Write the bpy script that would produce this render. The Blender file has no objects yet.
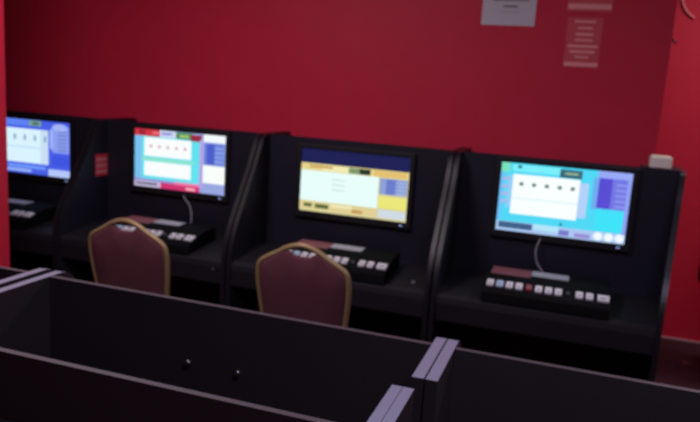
import bpy, bmesh, math, random
from mathutils import Vector, Matrix
random.seed(4)
S = bpy.context.scene
COL = S.collection
FLOOR = 0.0
# ------------------------------------------------------------------ camera
cam_d = bpy.data.cameras.new('camera')
cam = bpy.data.objects.new('camera', cam_d)
COL.objects.link(cam)
_r = Vector((0.94580814, 0.31837279, 0.06391974))
_u = Vector((-0.11608928, 0.14767683, 0.98219898))
_f = Vector((-0.30326596, 0.93639218, -0.17663362))
M = Matrix(((_r.x, _u.x, -_f.x, 2.8415), (_r.y, _u.y, -_f.y, -3.0195), (_r.z, _u.z, -_f.z, 1.5083), (0, 0, 0, 1)))
cam.matrix_world = M
cam_d.sensor_fit = 'HORIZONTAL'
cam_d.sensor_width = 36.0
cam_d.lens = 686.03 * 36.0 / 700.0
cam_d.clip_start = 0.02
cam_d.dof.use_dof = True            # the phone picture is slightly out of focus everywhere
cam_d.dof.focus_distance = 0.5
cam_d.dof.aperture_fstop = 12.0
S.camera = cam
# ------------------------------------------------------------------ world, lamps, exposure
w = bpy.data.worlds.new('dim_room'); S.world = w; w.use_nodes = True
w.node_tree.nodes['Background'].inputs[0].default_value = (0.02, 0.015, 0.03, 1)
w.node_tree.nodes['Background'].inputs[1].default_value = 0.3
S.view_settings.view_transform = 'Standard'
S.view_settings.look = 'None'
S.view_settings.gamma = 1.0
S.view_settings.use_curve_mapping = False
S.view_settings.exposure = 0.0

def area(name, loc, aim, size, power, col):
    d = bpy.data.lights.new(name, 'AREA'); d.shape = 'RECTANGLE'
    d.size, d.size_y = size; d.energy = power; d.color = col
    o = bpy.data.objects.new(name, d); COL.objects.link(o)
    o.location = loc
    o.rotation_euler = (Vector(aim) - Vector(loc)).to_track_quat('-Z', 'Y').to_euler()
    return o
# lilac tinted ceiling lamp over the hall, a ceiling lamp in the passage behind the row
area('ceiling_lamp_light', (3.2, -2.5, 2.66), (3.2, -2.5, 0), (0.9, 0.5), 25, (0.74, 0.71, 1.0))
area('aisle_lamp_light', (1.38, -1.6, 2.66), (1.38, -1.6, 0), (0.6, 0.5), 29, (1.0, 0.86, 0.95))
area('passage_lamp_light', (4.1, 0.7, 2.66), (4.1, 0.7, 0), (0.8, 0.5), 23, (1.0, 0.86, 0.92))

# ------------------------------------------------------------------ materials
def lin(c):
    f = lambda x: x / 12.92 if x <= 0.04045 else ((x + 0.055) / 1.055) ** 2.4
    return tuple(f(v / 255.0) for v in c) + (1.0,)
MATS = {}
def mat(name, rgb, rough=0.5, metal=0.0, spec=0.5, emit=None, noise=0.0, nscale=20.0, bump=0.0):
    if name in MATS: return MATS[name]
    m = bpy.data.materials.new(name); m.use_nodes = True
    nt = m.node_tree; b = nt.nodes['Principled BSDF']
    col = lin(rgb)
    b.inputs['Base Color'].default_value = col
    b.inputs['Roughness'].default_value = rough
    b.inputs['Metallic'].default_value = metal
    b.inputs['Specular IOR Level'].default_value = spec
    if emit:
        b.inputs['Emission Color'].default_value = col
        b.inputs['Emission Strength'].default_value = emit
        b.inputs['Base Color'].default_value = (0.005, 0.005, 0.005, 1)
    if noise or bump:
        tc = nt.nodes.new('ShaderNodeTexCoord')
        nz = nt.nodes.new('ShaderNodeTexNoise'); nz.inputs['Scale'].default_value = nscale
        nz.inputs['Detail'].default_value = 4
        nt.links.new(tc.outputs['Object'], nz.inputs['Vector'])
        if noise:
            mx = nt.nodes.new('ShaderNodeMixRGB'); mx.blend_type = 'MIX'
            mx.inputs[1].default_value = tuple(c * (1 - noise) for c in col[:3]) + (1,)
            mx.inputs[2].default_value = tuple(min(1, c * (1 + noise)) for c in col[:3]) + (1,)
            nt.links.new(nz.outputs['Fac'], mx.inputs[0]); nt.links.new(mx.outputs[0], b.inputs['Base Color'])
        if bump:
            bp = nt.nodes.new('ShaderNodeBump'); bp.inputs['Strength'].default_value = bump
            bp.inputs['Distance'].default_value = 0.002
            nt.links.new(nz.outputs['Fac'], bp.inputs['Height']); nt.links.new(bp.outputs[0], b.inputs['Normal'])
    MATS[name] = m
    return m
RED = mat('red_wall_paint', (206, 40, 68), 0.55, noise=0.06, nscale=6, bump=0.15, spec=0.25)
REDP = mat('bright_red_wall_paint', (204, 40, 64), 0.55, noise=0.05, nscale=5, bump=0.15, spec=0.25)
CEIL = mat('ceiling_paint', (120, 112, 120), 0.8, noise=0.05, bump=0.1)
LAM = mat('black_laminate', (28, 26, 40), 0.5, noise=0.12, nscale=9, spec=0.4)
LAMB = mat('dark_brown_laminate', (50, 42, 46), 0.55, noise=0.12, nscale=7, spec=0.4)
EDGE = mat('lilac_grey_edge_band', (124, 121, 140), 0.5, noise=0.06, nscale=30)
LINE = mat('dark_grey_edge_band', (74, 66, 71), 0.5, noise=0.06, nscale=30)
EDGED = mat('shaded_edge_band', (29, 27, 33), 0.36, noise=0.1, nscale=25)  # grey edging of the wall row, its weaker light put into a darker colour
BOXM = mat('matt_black_box', (9, 9, 12), 0.8, noise=0.1, spec=0.15)
DECK = mat('black_deck_laminate', (29, 26, 32), 0.6, noise=0.12, nscale=9, spec=0.3)
PLAST = mat('black_plastic', (15, 14, 20), 0.6, noise=0.1, nscale=40)
GLASS = mat('dark_screen_glass', (10, 10, 14), 0.15)
METAL = mat('steel', (190, 190, 196), 0.3, metal=1.0, noise=0.05)
GOLD = mat('gold_frame_paint', (164, 138, 98), 0.45, metal=0.25, noise=0.08, nscale=30)
MAROON = mat('maroon_upholstery', (98, 54, 64), 0.85, noise=0.15, nscale=120, bump=0.4, spec=0.2)
WBTN = mat('white_button', (246, 243, 248), 0.4, noise=0.03)
BBTN = mat('pale_blue_button', (196, 216, 240), 0.4, noise=0.03)
RBTN = mat('red_button', (150, 40, 60), 0.4, noise=0.05)
KBTN = mat('dark_grey_button', (90, 90, 100), 0.4, noise=0.05)
REDL = mat('dusty_red_label', (150, 86, 94), 0.6, noise=0.08)
GREYL = mat('pale_grey_label', (196, 194, 204), 0.6, noise=0.04)
PAPER = mat('white_paper', (206, 204, 210), 0.7, noise=0.02)
INK = mat('grey_print', (120, 120, 126), 0.8, noise=0.05)
PINKP = mat('red_notice_paper', (214, 78, 86), 0.6, noise=0.05)
PINKT = mat('pale_pink_print', (250, 160, 160), 0.6, noise=0.05)
STKR = mat('red_sticker', (214, 50, 66), 0.5, noise=0.05)
STKT = mat('pale_sticker_print', (214, 130, 138), 0.5, noise=0.05)
WHITEP = mat('white_plastic', (250, 242, 222), 0.45, noise=0.03)
CABLE = mat('grey_cable_sheath', (150, 148, 158), 0.5, noise=0.05)
LED = mat('status_light', (150, 170, 235), emit=0.9)
BASEB = mat('dusky_skirting_paint', (190, 150, 160), 0.5, noise=0.08)

def carpet():
    m = bpy.data.materials.new('speckled_dark_red_carpet'); m.use_nodes = True
    nt = m.node_tree; b = nt.nodes['Principled BSDF']; b.inputs['Roughness'].default_value = 0.9
    tc = nt.nodes.new('ShaderNodeTexCoord')
    vo = nt.nodes.new('ShaderNodeTexVoronoi'); vo.inputs['Scale'].default_value = 5.5
    nt.links.new(tc.outputs['Object'], vo.inputs['Vector'])
    rp = nt.nodes.new('ShaderNodeValToRGB')
    rp.color_ramp.elements[0].position = 0.10; rp.color_ramp.elements[0].color = lin((170, 100, 104))
    rp.color_ramp.elements[1].position = 0.17; rp.color_ramp.elements[1].color = lin((60, 18, 30))
    nt.links.new(vo.outputs['Distance'], rp.inputs[0])
    nz = nt.nodes.new('ShaderNodeTexNoise'); nz.inputs['Scale'].default_value = 60
    nt.links.new(tc.outputs['Object'], nz.inputs['Vector'])
    mx = nt.nodes.new('ShaderNodeMixRGB'); mx.blend_type = 'MULTIPLY'; mx.inputs[0].default_value = 0.4
    nt.links.new(rp.outputs[0], mx.inputs[1]); nt.links.new(nz.outputs['Fac'], mx.inputs[2])
    nt.links.new(mx.outputs[0], b.inputs['Base Color'])
    return m
CARPET = carpet()

# ------------------------------------------------------------------ mesh helpers
class MB:
    """collects shapes, built as one mesh object"""
    def __init__(self):
        self.bm = bmesh.new(); self.mats = []
    def mi(self, m):
        if m not in self.mats: self.mats.append(m)
        return self.mats.index(m)
    def box(self, a, b, m, bevel=0.0, mtx=None):
        x0, y0, z0 = a; x1, y1, z1 = b
        t = bmesh.new()
        bmesh.ops.create_cube(t, size=1.0)
        for v in t.verts:
            v.co = Vector(((x0 + x1) / 2 + v.co.x * (x1 - x0), (y0 + y1) / 2 + v.co.y * (y1 - y0), (z0 + z1) / 2 + v.co.z * (z1 - z0)))
        if bevel: bmesh.ops.bevel(t, geom=t.edges[:], offset=bevel, segments=2, affect='EDGES', profile=0.6)
        self.merge(t, m, mtx); return self
    def merge(self, t, m, mtx=None):
        k = self.mi(m); mp = {}
        for v in t.verts: mp[v] = self.bm.verts.new(mtx @ v.co if mtx else v.co)
        for f in t.faces:
            try:
                n = self.bm.faces.new([mp[v] for v in f.verts]); n.material_index = k
            except ValueError: pass
        t.free()
    def prism_x(self, prof, x0, x1, m, medge=None):
        """outline in (y,z), counter-clockwise, extruded along x; rim may take its own material"""
        k = self.mi(m); ke = self.mi(medge) if medge else k
        A = [self.bm.verts.new((x0, y, z)) for y, z in prof]; B = [self.bm.verts.new((x1, y, z)) for y, z in prof]
        f = self.bm.faces.new(A); f.material_index = k
        f = self.bm.faces.new(B[::-1]); f.material_index = k
        n = len(prof)
        for i in range(n):
            j = (i + 1) % n
            f = self.bm.faces.new([A[i], B[i], B[j], A[j]]); f.material_index = k if (prof[i][0] > .05 and prof[j][0] > .05) or (medge is EDGED and prof[i][1] == prof[j][1]) or prof[j][1] == 0 and prof[i][1] == 0 else ke
        return self
    def quad(self, pts, m):
        f = self.bm.faces.new([self.bm.verts.new(p) for p in pts]); f.material_index = self.mi(m); return self
    def ngon(self, c, rx, ry, y, m, n=14):
        vs = [self.bm.verts.new((c[0] + rx * math.cos(2 * math.pi * i / n), y, c[1] + ry * math.sin(2 * math.pi * i / n))) for i in range(n)]
        f = self.bm.faces.new(vs); f.material_index = self.mi(m); return self
    def tube(self, pts, r, m, n=10, closed=False, cap=True):
        pts = [Vector(p) for p in pts]; k = self.mi(m); rings = []
        N = len(pts); prev = None
        for i, p in enumerate(pts):
            if closed: t = pts[(i + 1) % N] - pts[i - 1]
            else: t = pts[min(i + 1, N - 1)] - pts[max(i - 1, 0)]
            t.normalize()
            if prev is None:
                a = Vector((0, 0, 1)) if abs(t.z) < 0.9 else Vector((1, 0, 0))
                nrm = t.cross(a).normalized()
            else: nrm = (prev - t * prev.dot(t)).normalized()
            prev = nrm; bn = t.cross(nrm)
            rings.append([self.bm.verts.new(p + (nrm * math.cos(2 * math.pi * q / n) + bn * math.sin(2 * math.pi * q / n)) * r) for q in range(n)])
        for i in range(N if closed else N - 1):
            a, b = rings[i], rings[(i + 1) % N]
            for q in range(n):
                f = self.bm.faces.new([a[q], a[(q + 1) % n], b[(q + 1) % n], b[q]]); f.material_index = k; f.smooth = True
        if cap and not closed:
            f = self.bm.faces.new(rings[0][::-1]); f.material_index = k
            f = self.bm.faces.new(rings[-1]); f.material_index = k
        return self
    def cyl(self, a, b, r, m, n=16): return self.tube([a, b], r, m, n)
    def build(self, name, parent=None, loc=None, fix=True, smooth=False):
        if fix: bmesh.ops.recalc_face_normals(self.bm, faces=self.bm.faces[:])
        me = bpy.data.meshes.new(name)
        self.bm.to_mesh(me); self.bm.free()
        for m in self.mats: me.materials.append(m)
        if smooth:
            for p in me.polygons: p.use_smooth = True
        o = bpy.data.objects.new(name, me); COL.objects.link(o)
        if parent: o.parent = parent
        if loc: o.location = loc
        return o
def tag(o, label=None, cat=None, group=None, kind=None):
    if label: o['label'] = label
    if cat: o['category'] = cat
    if group: o['group'] = group
    if kind: o['kind'] = kind
    return o
def empty(name, loc, rz=0.0):
    o = bpy.data.objects.new(name, None); COL.objects.link(o)
    o.location = loc; o.rotation_euler = (0, 0, rz); o.empty_display_size = 0.1
    return o
def smooth_pts(pts, n=6):
    """Catmull-Rom through the points"""
    P = [Vector(p) for p in pts]; out = []
    Q = [P[0] * 2 - P[1]] + P + [P[-1] * 2 - P[-2]]
    for i in range(1, len(Q) - 2):
        for s in range(n):
            t = s / n; a, b, c, d = Q[i - 1], Q[i], Q[i + 1], Q[i + 2]
            out.append(0.5 * ((2 * b) + (c - a) * t + (2 * a - 5 * b + 4 * c - d) * t * t + (3 * b - a - 3 * c + d) * t ** 3))
    out.append(P[-1]); return out

# ------------------------------------------------------------------ the room
def struct(name, mb): return tag(mb.build(name), kind='structure')
X0, X1, Y0, Y1, H = -2.2, 5.3, -5.6, 1.82, 2.7
struct('floor', MB().box((X0 - .1, Y0 - .1, -0.1), (X1 + .1, Y1 + .1, 0), CARPET))
struct('ceiling', MB().box((X0 - .1, Y0 - .1, H), (X1 + .1, Y1 + .1, H + .1), CEIL))
struct('wall_back', MB().box((X0, 0.28, 0), (3.169, 0.42, H), RED))
struct('wall_passage', MB().box((X0 - .1, Y1, 0), (X1 + .1, Y1 + .1, H), REDP))
struct('wall_right', MB().box((X1, Y0, 0), (X1 + .1, Y1, H), RED))
struct('wall_left', MB().box((X0 - .1, Y0, 0), (X0, Y1, H), RED))
struct('wall_front', MB().box((X0 - .1, Y0 - .1, 0), (X1 + .1, Y0, H), RED))
struct('wall_partition', MB().box((X0, -1.0, 0), (0.683, -0.85, H), REDP))
struct('baseboard_passage', MB().box((X0, Y1 - .012, 0), (X1, Y1, 0.012), BASEB, 0.002))

# ------------------------------------------------------------------ screens' pictures (u to the right, v down, 0..1)
WHT = (246, 250, 250)
DES = {}
def rows(u0, u1, v0, v1, n, c):
    h = (v1 - v0) / n
    return [(u0, v0 + (i + .3) * h, u1, v0 + (i + .75) * h, c) for i in range(n)]
DES['blue'] = [(0, 0, 1, 1, (70, 92, 226)), (0, 0, .5, .12, (92, 128, 240)), (.48, .01, .63, .11, (120, 160, 150)), (.52, .03, .6, .09, (80, 110, 90)),
    (.04, .17, .72, .8, (214, 240, 252)), (.62, .17, .72, .8, (198, 220, 240)), (.04, .5, .62, .52, (176, 212, 236)), (.77, .08, .98, .56, (136, 156, 238)), (.74, .14, .78, .5, (160, 176, 244))] \
    + rows(.84, .96, .14, .54, 6, (112, 128, 200)) + [(.77, .62, .98, .8, (62, 84, 220)), (.2, .84, .68, .9, (110, 150, 244)), (.1, .92, .5, .97, (150, 176, 240)), (.72, .87, 1, 1, (178, 196, 246))]
DES['blue'] += [(.15 + .13 * i, .28, .18 + .13 * i, .38, (120, 160, 196)) for i in range(5)]
DES['red'] = [(0, 0, 1, 1, (150, 164, 222)), (0, .11, .73, .86, (96, 222, 236)), (0, 0, .28, .12, (206, 52, 66)), (.28, 0, .46, .12, (206, 214, 240)), (.46, .01, .64, .12, (74, 140, 90)),
    (.5, .05, .6, .09, (170, 200, 120)), (.62, .03, .74, .14, (150, 40, 64)), (.76, 0, 1, .13, (240, 246, 250)), (.77, .15, .98, .5, (100, 124, 214)), (.8, .15, .88, .5, (72, 92, 200)), (.72, .1, .76, .9, (180, 160, 226)), (0, .12, .08, .86, (120, 190, 236))] \
    + rows(.88, .97, .18, .48, 4, (140, 166, 230)) + [(.76, .52, 1, .82, (244, 250, 246)), (.11, .14, .63, .46, WHT), (.11, .55, .63, .8, WHT), (.08, .49, .66, .53, (150, 226, 190)),
    (0, .86, .45, .92, (150, 140, 210)), (.05, .02, .12, .1, (150, 36, 56)), (.2, .03, .27, .08, (230, 110, 110)), (.3, .03, .42, .08, (150, 150, 220)), (0, .9, .3, 1, (186, 180, 210)), (.02, .93, .26, .96, (70, 62, 90)), (.3, .9, .73, 1, (206, 52, 110)), (.45, .86, .72, .91, (236, 120, 170)), (.58, .94, .68, .98, (250, 180, 190))]
DES['red'] += [(.17 + .095 * i, .26, .2 + .095 * i, .31, (214, 170, 180)) for i in range(5)]
DES['yellow'] = [(0, 0, 1, 1, (214, 206, 150)), (0, 0, 1, .225, (27, 32, 84)), (0, .225, 1, .34, (226, 208, 140)), (.2, .24, .45, .33, (238, 232, 176)), (.08, .25, .3, .29, (200, 160, 90)), (.45, .24, .56, .33, (120, 150, 110)), (.55, .24, .65, .33, (34, 54, 40)),
    (.68, .24, .98, .33, (224, 190, 110)), (0, .34, .73, .83, (228, 250, 246)), (.74, .35, .99, .6, (140, 158, 210)), (.8, .36, .9, .6, (104, 122, 200))] + rows(.88, .97, .37, .6, 4, (160, 180, 226)) + \
    [(.74, .63, .99, .82, (232, 228, 120)), (.74, .84, .99, .97, (204, 216, 226)), (0, .84, .73, .97, (220, 204, 146)), (.3, .85, .5, .9, (236, 228, 180)), (.04, .87, .12, .93, (90, 110, 60)), (.15, .87, .28, .94, (90, 106, 60)), (.5, .9, .6, .95, (190, 150, 80))]
DES['yellow'] += [(.3, .45 + .08 * i, .42, .465 + .08 * i, (176, 214, 206)) for i in range(3)]
DES['cyan'] = [(0, 0, 1, 1, (78, 214, 242)), (0, 0, .07, .14, (120, 222, 190)), (.09, .02, .46, .12, (120, 236, 248)), (.13, .03, .16, .07, (40, 90, 120)), (.46, .03, .63, .15, (58, 104, 122)), (.5, .07, .6, .1, (150, 180, 150)),
    (.75, 0, 1, .1, (150, 168, 244)), (.76, .1, .98, .53, (112, 118, 224)), (.76, .1, .86, .53, (88, 76, 210)), (.72, .1, .76, .55, (110, 170, 236)), (.06, .18, .1, .66, (140, 204, 244))] + rows(.89, .98, .14, .52, 5, (140, 146, 236)) + \
    [(.76, .56, .99, .84, (62, 224, 246)), (.1, .16, .62, .74, (246, 252, 252)), (.1, .5, .62, .515, (206, 238, 240)), (.62, .2, .69, .7, (176, 206, 246)), (.0, .14, .03, .84, (110, 190, 246)), (.97, .1, 1, .95, (140, 160, 240)), (.0, .86, 1, 1, (168, 196, 238)), (.02, .87, .29, .96, (64, 96, 136)), (.3, .86, .5, .94, (176, 226, 246)),
    (.5, .9, .58, .98, (120, 120, 200)), (.62, .92, .74, .98, (150, 140, 214)), (.5, .8, .52, .84, (40, 110, 130))] + rows(.02, .07, .18, .62, 4, (170, 180, 226))
DES['cyan'] += [(.155 + .1 * i, .27, .185 + .1 * i, .32, (80, 120, 110)) for i in range(5)]
GAIN = 1.03
def display(name, parent, design, wd, ht, z0, y):
    mb = MB()
    for i, (u0, v0, u1, v1, c) in enumerate(DES[design]):
        yy = y - 0.00012 * i
        m = mat('screen_colour_%d_%d_%d' % c, c, 0.25, emit=GAIN)
        X = lambda u: -wd / 2 + u * wd
        Z = lambda v: z0 + ht * (1 - v)
        mb.quad([(X(u0), yy, Z(v1)), (X(u1), yy, Z(v1)), (X(u1), yy, Z(v0)), (X(u0), yy, Z(v0))], m)
    yy = y - 0.00012 * (len(DES[design]) + 2)
    if design == 'cyan':
        for q in (.8, .88, .96): mb.ngon((-wd / 2 + q * wd, z0 + ht * .075), .019, .018, yy, mat('screen_colour_236_246_252', (236, 246, 252), emit=GAIN))
    if design == 'blue':
        mb.ngon((-wd / 2 + .87 * wd, z0 + ht * .9), .05, .02, yy, mat('screen_colour_160_178_244', (160, 178, 244), emit=GAIN))
    return mb.build(name, parent, fix=False)

# ------------------------------------------------------------------ game cabinet
HW = 0.4675
def profile(Ht, back):
    """side panel outline (y,z): flat top, sweeping forward down to a belly, then the foot"""
    d = Ht - 1.265
    c = [(-.012, Ht), (-.042, Ht - .012), (-.070, Ht - .05), (-.117, 1.13 + d), (-.180, 1.035 + d * .9), (-.240, .945 + d * .7), (-.295, .86 + d * .5), (-.33, .78 + d * .3), (-.345, .69), (-.346, .6), (-.338, .45), (-.325, .2), (-.32, 0)]
    c = [(0, p[0], p[1]) for p in c]
    pts = [(p.y, p.z) for p in smooth_pts(c, 4)]
    return [(back, Ht)] + pts + [(back, 0)]
def cabinet(x, y, rz, Ht, back, label, design=None, edge=EDGED, body=LAM, pw=0.02, inset=0.003, cable=False, box_x=0.0, top=True, screen_top=None, lock=None, group='game cabinets along the red wall', sticker=False, seam=0.0):
    root = empty('game_cabinet', (x, y, 0), rz)
    tag(root, label, 'game machine', group)
    pr = profile(Ht, back)
    for s in (-1, 1):
        a = s * (HW - inset); b = s * (HW - inset - pw)
        MB().prism_x(pr, min(a, b), max(a, b), body, edge).build('side_panel', root)
    xi = HW - inset - pw - 0.0005
    d = Ht - 1.265
    deck_z = 0.715 if top else 0.66
    MB().box((-xi, 0.014, 0.08), (xi, 0.03, Ht - .001), body).build('screen_panel', root) if top else \
        edged_panel(xi, Ht, body, edge).build('screen_panel', root)
    if top:
        MB().box((-xi, 0.031, Ht - .048), (xi, back, Ht - .03), body).build('top_panel', root)
    # sloping deck with a rounded front and the fascia below it
    dk = [(0.013, deck_z + .012), (-.10, deck_z + .012), (-.318, deck_z - .010), (-.336, deck_z - .022), (-.340, deck_z - .045), (-.335, deck_z - .12), (-.319, deck_z - .12), (-.319, deck_z - .05), (0.013, deck_z - .03)]
    MB().prism_x(dk, -xi, xi, DECK if top else body).build('deck', root)
    MB().box((-xi, -.06, 0.08), (xi, -.045, deck_z - .035), body).build('knee_panel', root)
    MB().box((-xi, -.10, 0.0), (xi, -.085, 0.08), PLAST).build('kick_plate', root)
    # monitor
    st = screen_top if screen_top else 1.228
    wd, ht = .53, .298
    z0 = st - ht
    bz = .022
    fr = MB()
    fr.box((-wd / 2 - bz, -.006, z0 - bz - .008), (wd / 2 + bz, 0.0135, z0), PLAST, .003)
    fr.box((-wd / 2 - bz, -.006, st), (wd / 2 + bz, 0.0135, st + bz), PLAST, .003)
    fr.box((-wd / 2 - bz, -.006, z0), (-wd / 2, 0.0135, st), PLAST, .003)
    fr.box((wd / 2, -.006, z0), (wd / 2 + bz, 0.0135, st), PLAST, .003)
    fr.box((-wd / 2, .006, z0), (wd / 2, 0.0135, st), PLAST)
    mon = fr.build('monitor', root)
    if design:
        display('display', mon, design, wd, ht, z0, 0.0052)
        led = MB().box((.236, -.0085, z0 - .017), (.25, -.0058, z0 - .011), LED, .001).build('power_light', mon)
        led['label'] = 'small pale blue power light'
    else:
        MB().box((-wd / 2, .0035, z0), (wd / 2, 0.0055, st), GLASS).build('display', mon)
    # button box lying on the deck
    if top:
        bb = [(-.085, deck_z + .012), (-.085, .795), (-.20, .79), (-.315, .755), (-.33, .742), (-.333, deck_z - .008), (-.28, deck_z - .003)]
        bo = MB().prism_x(bb, -.262, .225, BOXM).build('button_box', root)
        bo.location.x = box_x
        def on_top(y): return .795 - (.005 / .115) * (-.085 - y)
        MB().prism_x([(-.098, on_top(-.098)), (-.098, on_top(-.098) + .002), (-.198, on_top(-.198) + .002), (-.198, on_top(-.198))], -.245, -.085, REDL).build('label_plate', bo)['label'] = 'dusty red label plate'
        MB().prism_x([(-.098, on_top(-.098)), (-.098, on_top(-.098) + .002), (-.165, on_top(-.165) + .002), (-.165, on_top(-.165))], -.083, .065, GREYL).build('label_plate', bo)['label'] = 'pale grey label plate'
        ang = math.atan2(.035, .115)
        bxs = [(-.235, .026, WBTN), (-.197, .027, BBTN), (-.159, .026, WBTN), (-.121, .026, WBTN), (-.083, .022, RBTN), (-.045, .026, WBTN), (-.007, .026, WBTN), (.030, .026, WBTN), (.066, .012, KBTN), (.109, .026, WBTN), (.147, .026, WBTN), (.198, .042, WBTN)]
        for bx, bw, bm_ in bxs:
            hh = .020 if bm_ is not KBTN else .006
            mt = Matrix.Translation((bx, -.279, .7666)) @ Matrix.Rotation(ang, 4, 'X')
            bw += .001
            q = MB().box((-bw / 2, -hh, -.003), (bw / 2, hh, .009), bm_, .003, mt)
            if bm_ is not KBTN: q.box((-bw * .3, -hh * .5, .0085), (bw * .3, -hh * .1, .0094), INK, 0, mt)
            q.build('button', bo)
    if cable:
        pts = smooth_pts(cable, 6)
        MB().tube(pts, .0032, CABLE, 8).build('cable', root)
    if lock:
        MB().cyl((lock[0], lock[1], lock[2]), (lock[0], lock[1] - .008, lock[2] + .01), .0075, METAL).build('lock', root)
    if sticker:
        sx = -xi + .0006
        sb = MB().box((sx - .0004, -.085, .972), (sx + .0008, 0.012, 1.085), STKR)
        for i in range(3):
            zz = .985 + i * .032
            sb.box((sx + .0008, -.078, zz), (sx + .0012, 0.004, zz + .017), STKT)
        sb.build('sticker', root)['label'] = 'small red sticker with pale printed lines'
    if not top:
        for sx in (-.0415, .0785):
            for sz in (.902, .782):
                MB().cyl((sx, .0295, sz), (sx, .036, sz), .0055, METAL, 12).build('screw', root)
    return root
def edged_panel(xi, Ht, body, edge):
    mb = MB()
    mb.prism_x([(0.018, .08), (0.018, Ht - .001), (.03, Ht - .001), (.03, .08)], -xi, xi, body)
    mb.bm.faces.ensure_lookup_table()
    k = mb.mi(LINE)
    for f in mb.bm.faces:
        if all(v.co.z > Ht - .01 for v in f.verts): f.material_index = k
    return mb

OFFX = .003
TOE = .14
WR = 1.265
desc = ['black game cabinet with a blue screen, far left beside the red partition', 'black game cabinet with a red and cyan screen and red sticker inside its side',
        'black game cabinet with a yellow screen under a dark blue band', 'black game cabinet with a bright cyan screen, at the right end of the row']
for k, des in enumerate(['blue', 'red', 'yellow', 'cyan']):
    c = cabinet(.935 * k, 0, 0, WR, .26, desc[k], des, cable={'red': [(.03, .010, .93), (.045, -.012, .905), (.086, -.03, .872), (.108, -.045, .826), (.110, -.055, .775), (.108, -.05, .735)], 'cyan': [(-.066, .010, .935), (-.073, -.01, .912), (-.083, -.025, .872), (-.072, -.04, .822), (-.04, -.055, .782), (-.03, -.05, .735)]}.get(des), screen_top=(1.225, 1.234, 1.213, 1.236)[k], box_x=(.045, .045, .045, 0)[k], lock={1: (.40, -.33, .655), 2: (.375, -.25, .708)}.get(k), sticker=(k == 1), inset=.004)
    for ch in c.children:                     # the cabinet shell sits a hair left of its screen
        if ch.name.split('.')[0] in ('side_panel', 'screen_panel', 'top_panel', 'deck', 'knee_panel', 'kick_plate', 'lock', 'sticker'): ch.location.x += OFFX if not (des == 'cyan' and ch.name.split('.')[0] != 'lock') else 0.003

    if des == 'cyan':
        MB().box((.30, .031, WR - .019), (.437, .17, WR - .0005), LAM).build('corner_shelf', c)
    if des == 'cyan':                         # its outer panel toes in, and the deck and knee panel follow it
        for ch in c.children:
            n = ch.name.split('.')[0]
            if n in ('side_panel', 'deck', 'knee_panel', 'kick_plate', 'screen_panel', 'top_panel'):
                for v in ch.data.vertices:
                    if v.co.x > .3: v.co.x += -.008 + min(v.co.y, 0) * TOE
# the back-to-back rows in front, switched off, seen from behind: open backs, pale edge banding
MH = 1.04
yf = -1.79
for i, lab in enumerate(['switched-off black cabinet with two bolt heads on its open back, nearer than both maroon chairs', 'open-backed black cabinet at the lower right, right of the lilac edged panel pair', 'open-backed black cabinet at the left edge, beside the red partition']):
    xc = [2.645 - HW, 2.645 + HW, 2.645 - 3 * HW - .022][i]
    # this row faces the wall row turned round: its front looks to +y
    r = cabinet(xc, yf + .03, math.pi, MH, .192, lab, None, EDGE, LAMB, pw=.0205, inset=.0015, top=False, screen_top=.95, group='switched-off cabinets in the middle of the room')
for i, lab in enumerate(['nearest dark cabinet at the lower left, its top edge running across the corner', 'nearest dark cabinet at bottom right, mostly outside the picture']):
    xc = [2.62 - HW, 2.62 + HW][i]
    r = cabinet(xc, -2.185, 0, MH, .187, lab, None, EDGE, LAMB, pw=.018, inset=.0005, top=False, screen_top=.90, group='switched-off cabinets in the middle of the room')

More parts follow.
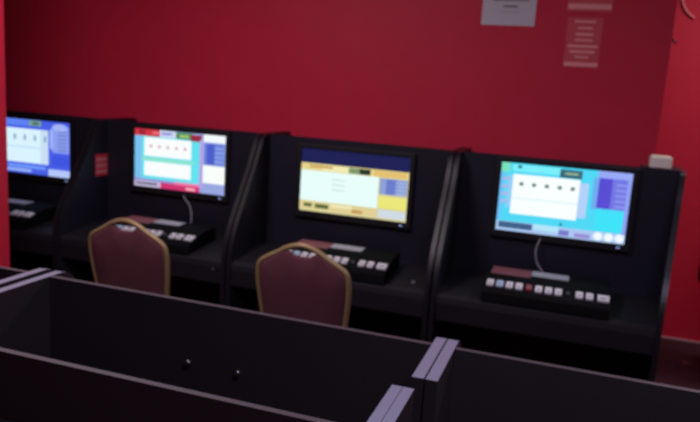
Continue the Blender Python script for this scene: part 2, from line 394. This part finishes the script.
# ------------------------------------------------------------------ banquet chairs
def chair(x, y, rz, label):
    root = empty('banquet_chair', (x, y, 0), rz)
    tag(root, label, 'chair', 'maroon banquet chairs in front of the game cabinets')
    # back outline in (x,z): tapering sides, round shoulders, raised crown
    half = [(0.157, 0.510), (0.169, 0.630), (0.180, 0.730), (0.182, 0.795), (0.173, 0.838), (0.142, 0.863), (0.100, 0.886), (0.057, 0.912), (0.000, 0.926)]
    full = [(px, 0, pz) for px, pz in half] + [(-px, 0, pz) for px, pz in half[-2::-1]]
    line = smooth_pts(full, 5)
    lean = math.radians(9)
    def tilt(p):       # lean the back about the seat height
        h = p[2] - .47
        return Vector((p[0], p[1] - math.tan(lean) * h, p[2]))
    MB().tube([tilt(p) for p in line], .0108, GOLD, 10).build('back_frame', root)
    # upholstered pad, its top edge a little under the crown so a hand slot stays open
    half2 = [(.152, .51), (.163, .63), (.174, .73), (.176, .792), (.166, .833), (.139, .857), (.1, .880), (.068, .898), (.052, .897), (.03, .884), (.0, .882)]
    f2 = [(px, 0, pz) for px, pz in half2] + [(-px, 0, pz) for px, pz in half2[-2::-1]]
    ln = smooth_pts(f2, 4)
    mb = MB(); k = mb.mi(MAROON); c = Vector((0, 0, .69)); rings = []
    for sc, dy in ((0, .03), (.6, .03), (.92, .022), (1.0, .008), (1.0, -.008), (.95, -.014), (.5, -.016), (0, -.016)):
        if sc == 0: rings.append([mb.bm.verts.new(tilt((0, dy, .69)))])
        else: rings.append([mb.bm.verts.new(tilt((c.x + (p.x - c.x) * sc, dy, c.z + (p.z - c.z) * sc))) for p in ln])
    n = len(ln)
    for a, b in zip(rings, rings[1:]):
        for i in range(n):
            j = (i + 1) % n
            q = [a[0], b[i], b[j]] if len(a) == 1 else ([a[i], b[0], a[j]] if len(b) == 1 else [a[i], b[i], b[j], a[j]])
            f = mb.bm.faces.new(q); f.material_index = k; f.smooth = True
    mb.build('backrest', root)
    MB().box((-.19, .01, .40), (.19, .39, .452), MAROON, .02).build('seat', root)
    MB().box((-.18, .02, .375), (.18, .38, .399), GOLD, .006).build('seat_frame', root)
    for s in (-1, 1):
        MB().tube([(s * .165, 0, .505), (s * .17, .0, .39), (s * .185, -.045, 0.0)], .0125, GOLD, 10).build('leg', root)
        MB().tube([(s * .17, .365, .374), (s * .18, .38, 0.0)], .0125, GOLD, 10).build('leg', root)
    MB().tube([(-.18, .19, .20), (.18, .19, .20)], .008, GOLD, 8).build('stretcher', root)
    return root
chair(1.156, -.66, 0, 'maroon banquet chair with gold frame in front of the red and cyan screen')
chair(1.925, -.66, 0, 'maroon banquet chair with gold frame in front of the yellow screen')

# ------------------------------------------------------------------ papers on the wall
WY = 0.2795
def paper(name, x0, x1, z0, z1, base, lines, ink, label, cat, skew=0.0):
    r = empty(name, ((x0 + x1) / 2, WY, (z0 + z1) / 2)); hx, hz = (x1 - x0) / 2, (z1 - z0) / 2
    r2 = MB().box((-hx, -.0012, -hz), (hx, 0, hz), base)
    for (u0, v0, u1, v1) in lines:
        r2.box((-hx + u0 * 2 * hx, -.0016, hz - v1 * 2 * hz), (-hx + u1 * 2 * hx, -.0011, hz - v0 * 2 * hz), ink)
    o = r2.build(name); bpy.data.objects.remove(r)
    o.location = ((x0 + x1) / 2, WY, (z0 + z1) / 2); o.rotation_euler = (0, skew, 0)
    return tag(o, label, cat)
paper('paper_notice', 2.351, 2.591, 1.834, 2.17, PAPER, [(.15, .08 + .07 * i, .85 - .1 * (i % 3), .1 + .07 * i) for i in range(8)] + [(.18, .655, .86, .675), (.4, .735, .66, .76), (.3, .82, .7, .825)], INK, 'white paper notice on the red wall, right of centre', 'notice')
paper('red_notice', 2.735, 2.884, 1.663, 1.879, PINKP, [(.2, .06, .8, .10), (.3, .19, .72, .23), (.26, .31, .76, .36), (.26, .43, .76, .47), (.08, .55, .92, .60), (.14, .66, .86, .71), (.3, .77, .7, .81), (.02, .90, .98, .98)], PINKT, 'lower red notice with pale printed lines on the red wall', 'notice')
paper('red_notice', 2.726, 2.914, 1.905, 2.11, PINKP, [(.2, .2, .8, .25), (.3, .4, .7, .45), (.1, .6, .9, .66), (.02, .84, .98, .95)], PINKT, 'upper red notice cut by the top of the picture', 'notice')

# ------------------------------------------------------------------ small things at the right
wb = empty('white_box', (3.171, 0.068, WR)); tag(wb, 'small white plastic box on top of the right end cabinet', 'box')
MB().box((-.042, -.032, 0), (.042, .032, .046), WHITEP, .006).build('case', wb)
MB().box((-.036, -.026, .0455), (.036, .026, .05), WHITEP, .002).build('lid', wb)
tag(MB().tube(smooth_pts([(3.345, 1.812, 2.22), (3.352, 1.808, 2.165), (3.369, 1.806, 2.125), (3.397, 1.806, 2.092), (3.432, 1.81, 2.066)], 6), .006, mat('pink_white_cable', (236, 150, 150), 0.5), 8).build('cable'), 'short pale cable hanging on the bright red passage wall', 'cable')
tag(MB().tube([(3.1695, .288, 1.800), (3.180, .282, 1.793), (3.187, .278, 1.784)], .005, PLAST, 8).build('wall_hook'), 'tiny dark hook on the edge of the red wall', 'hook')
# black office chair in the passage, only its back reaches into the picture
oc = empty('office_chair', (3.885, 1.2, 0), -math.pi / 2); tag(oc, 'black office chair in the passage, cut by the right edge', 'chair')
# local: chair faces +y (turned so that this is the room's +x), back at -y
MB().box((-.2, -.285, .52), (.2, -.235, .86), PLAST, .022).build('backrest', oc)
MB().box((-.21, -.19, .43), (.21, .25, .49), PLAST, .025).build('seat', oc)
MB().tube([(0, -.23, .62), (0, -.225, .48), (0, -.1, .42), (0, 0, .42)], .016, PLAST).build('back_support', oc)
MB().cyl((0, 0, .09), (0, 0, .43), .025, METAL).build('column', oc)
for i in range(5):
    a = 2 * math.pi * i / 5 + math.pi / 2
    lg = MB().tube([(0, 0, .10), (.19 * math.cos(a), .19 * math.sin(a), .065)], .018, PLAST).build('leg', oc)
    MB().cyl((.19 * math.cos(a) - .012, .19 * math.sin(a), .026), (.19 * math.cos(a) + .012, .19 * math.sin(a), .026), .026, PLAST).build('castor', lg)
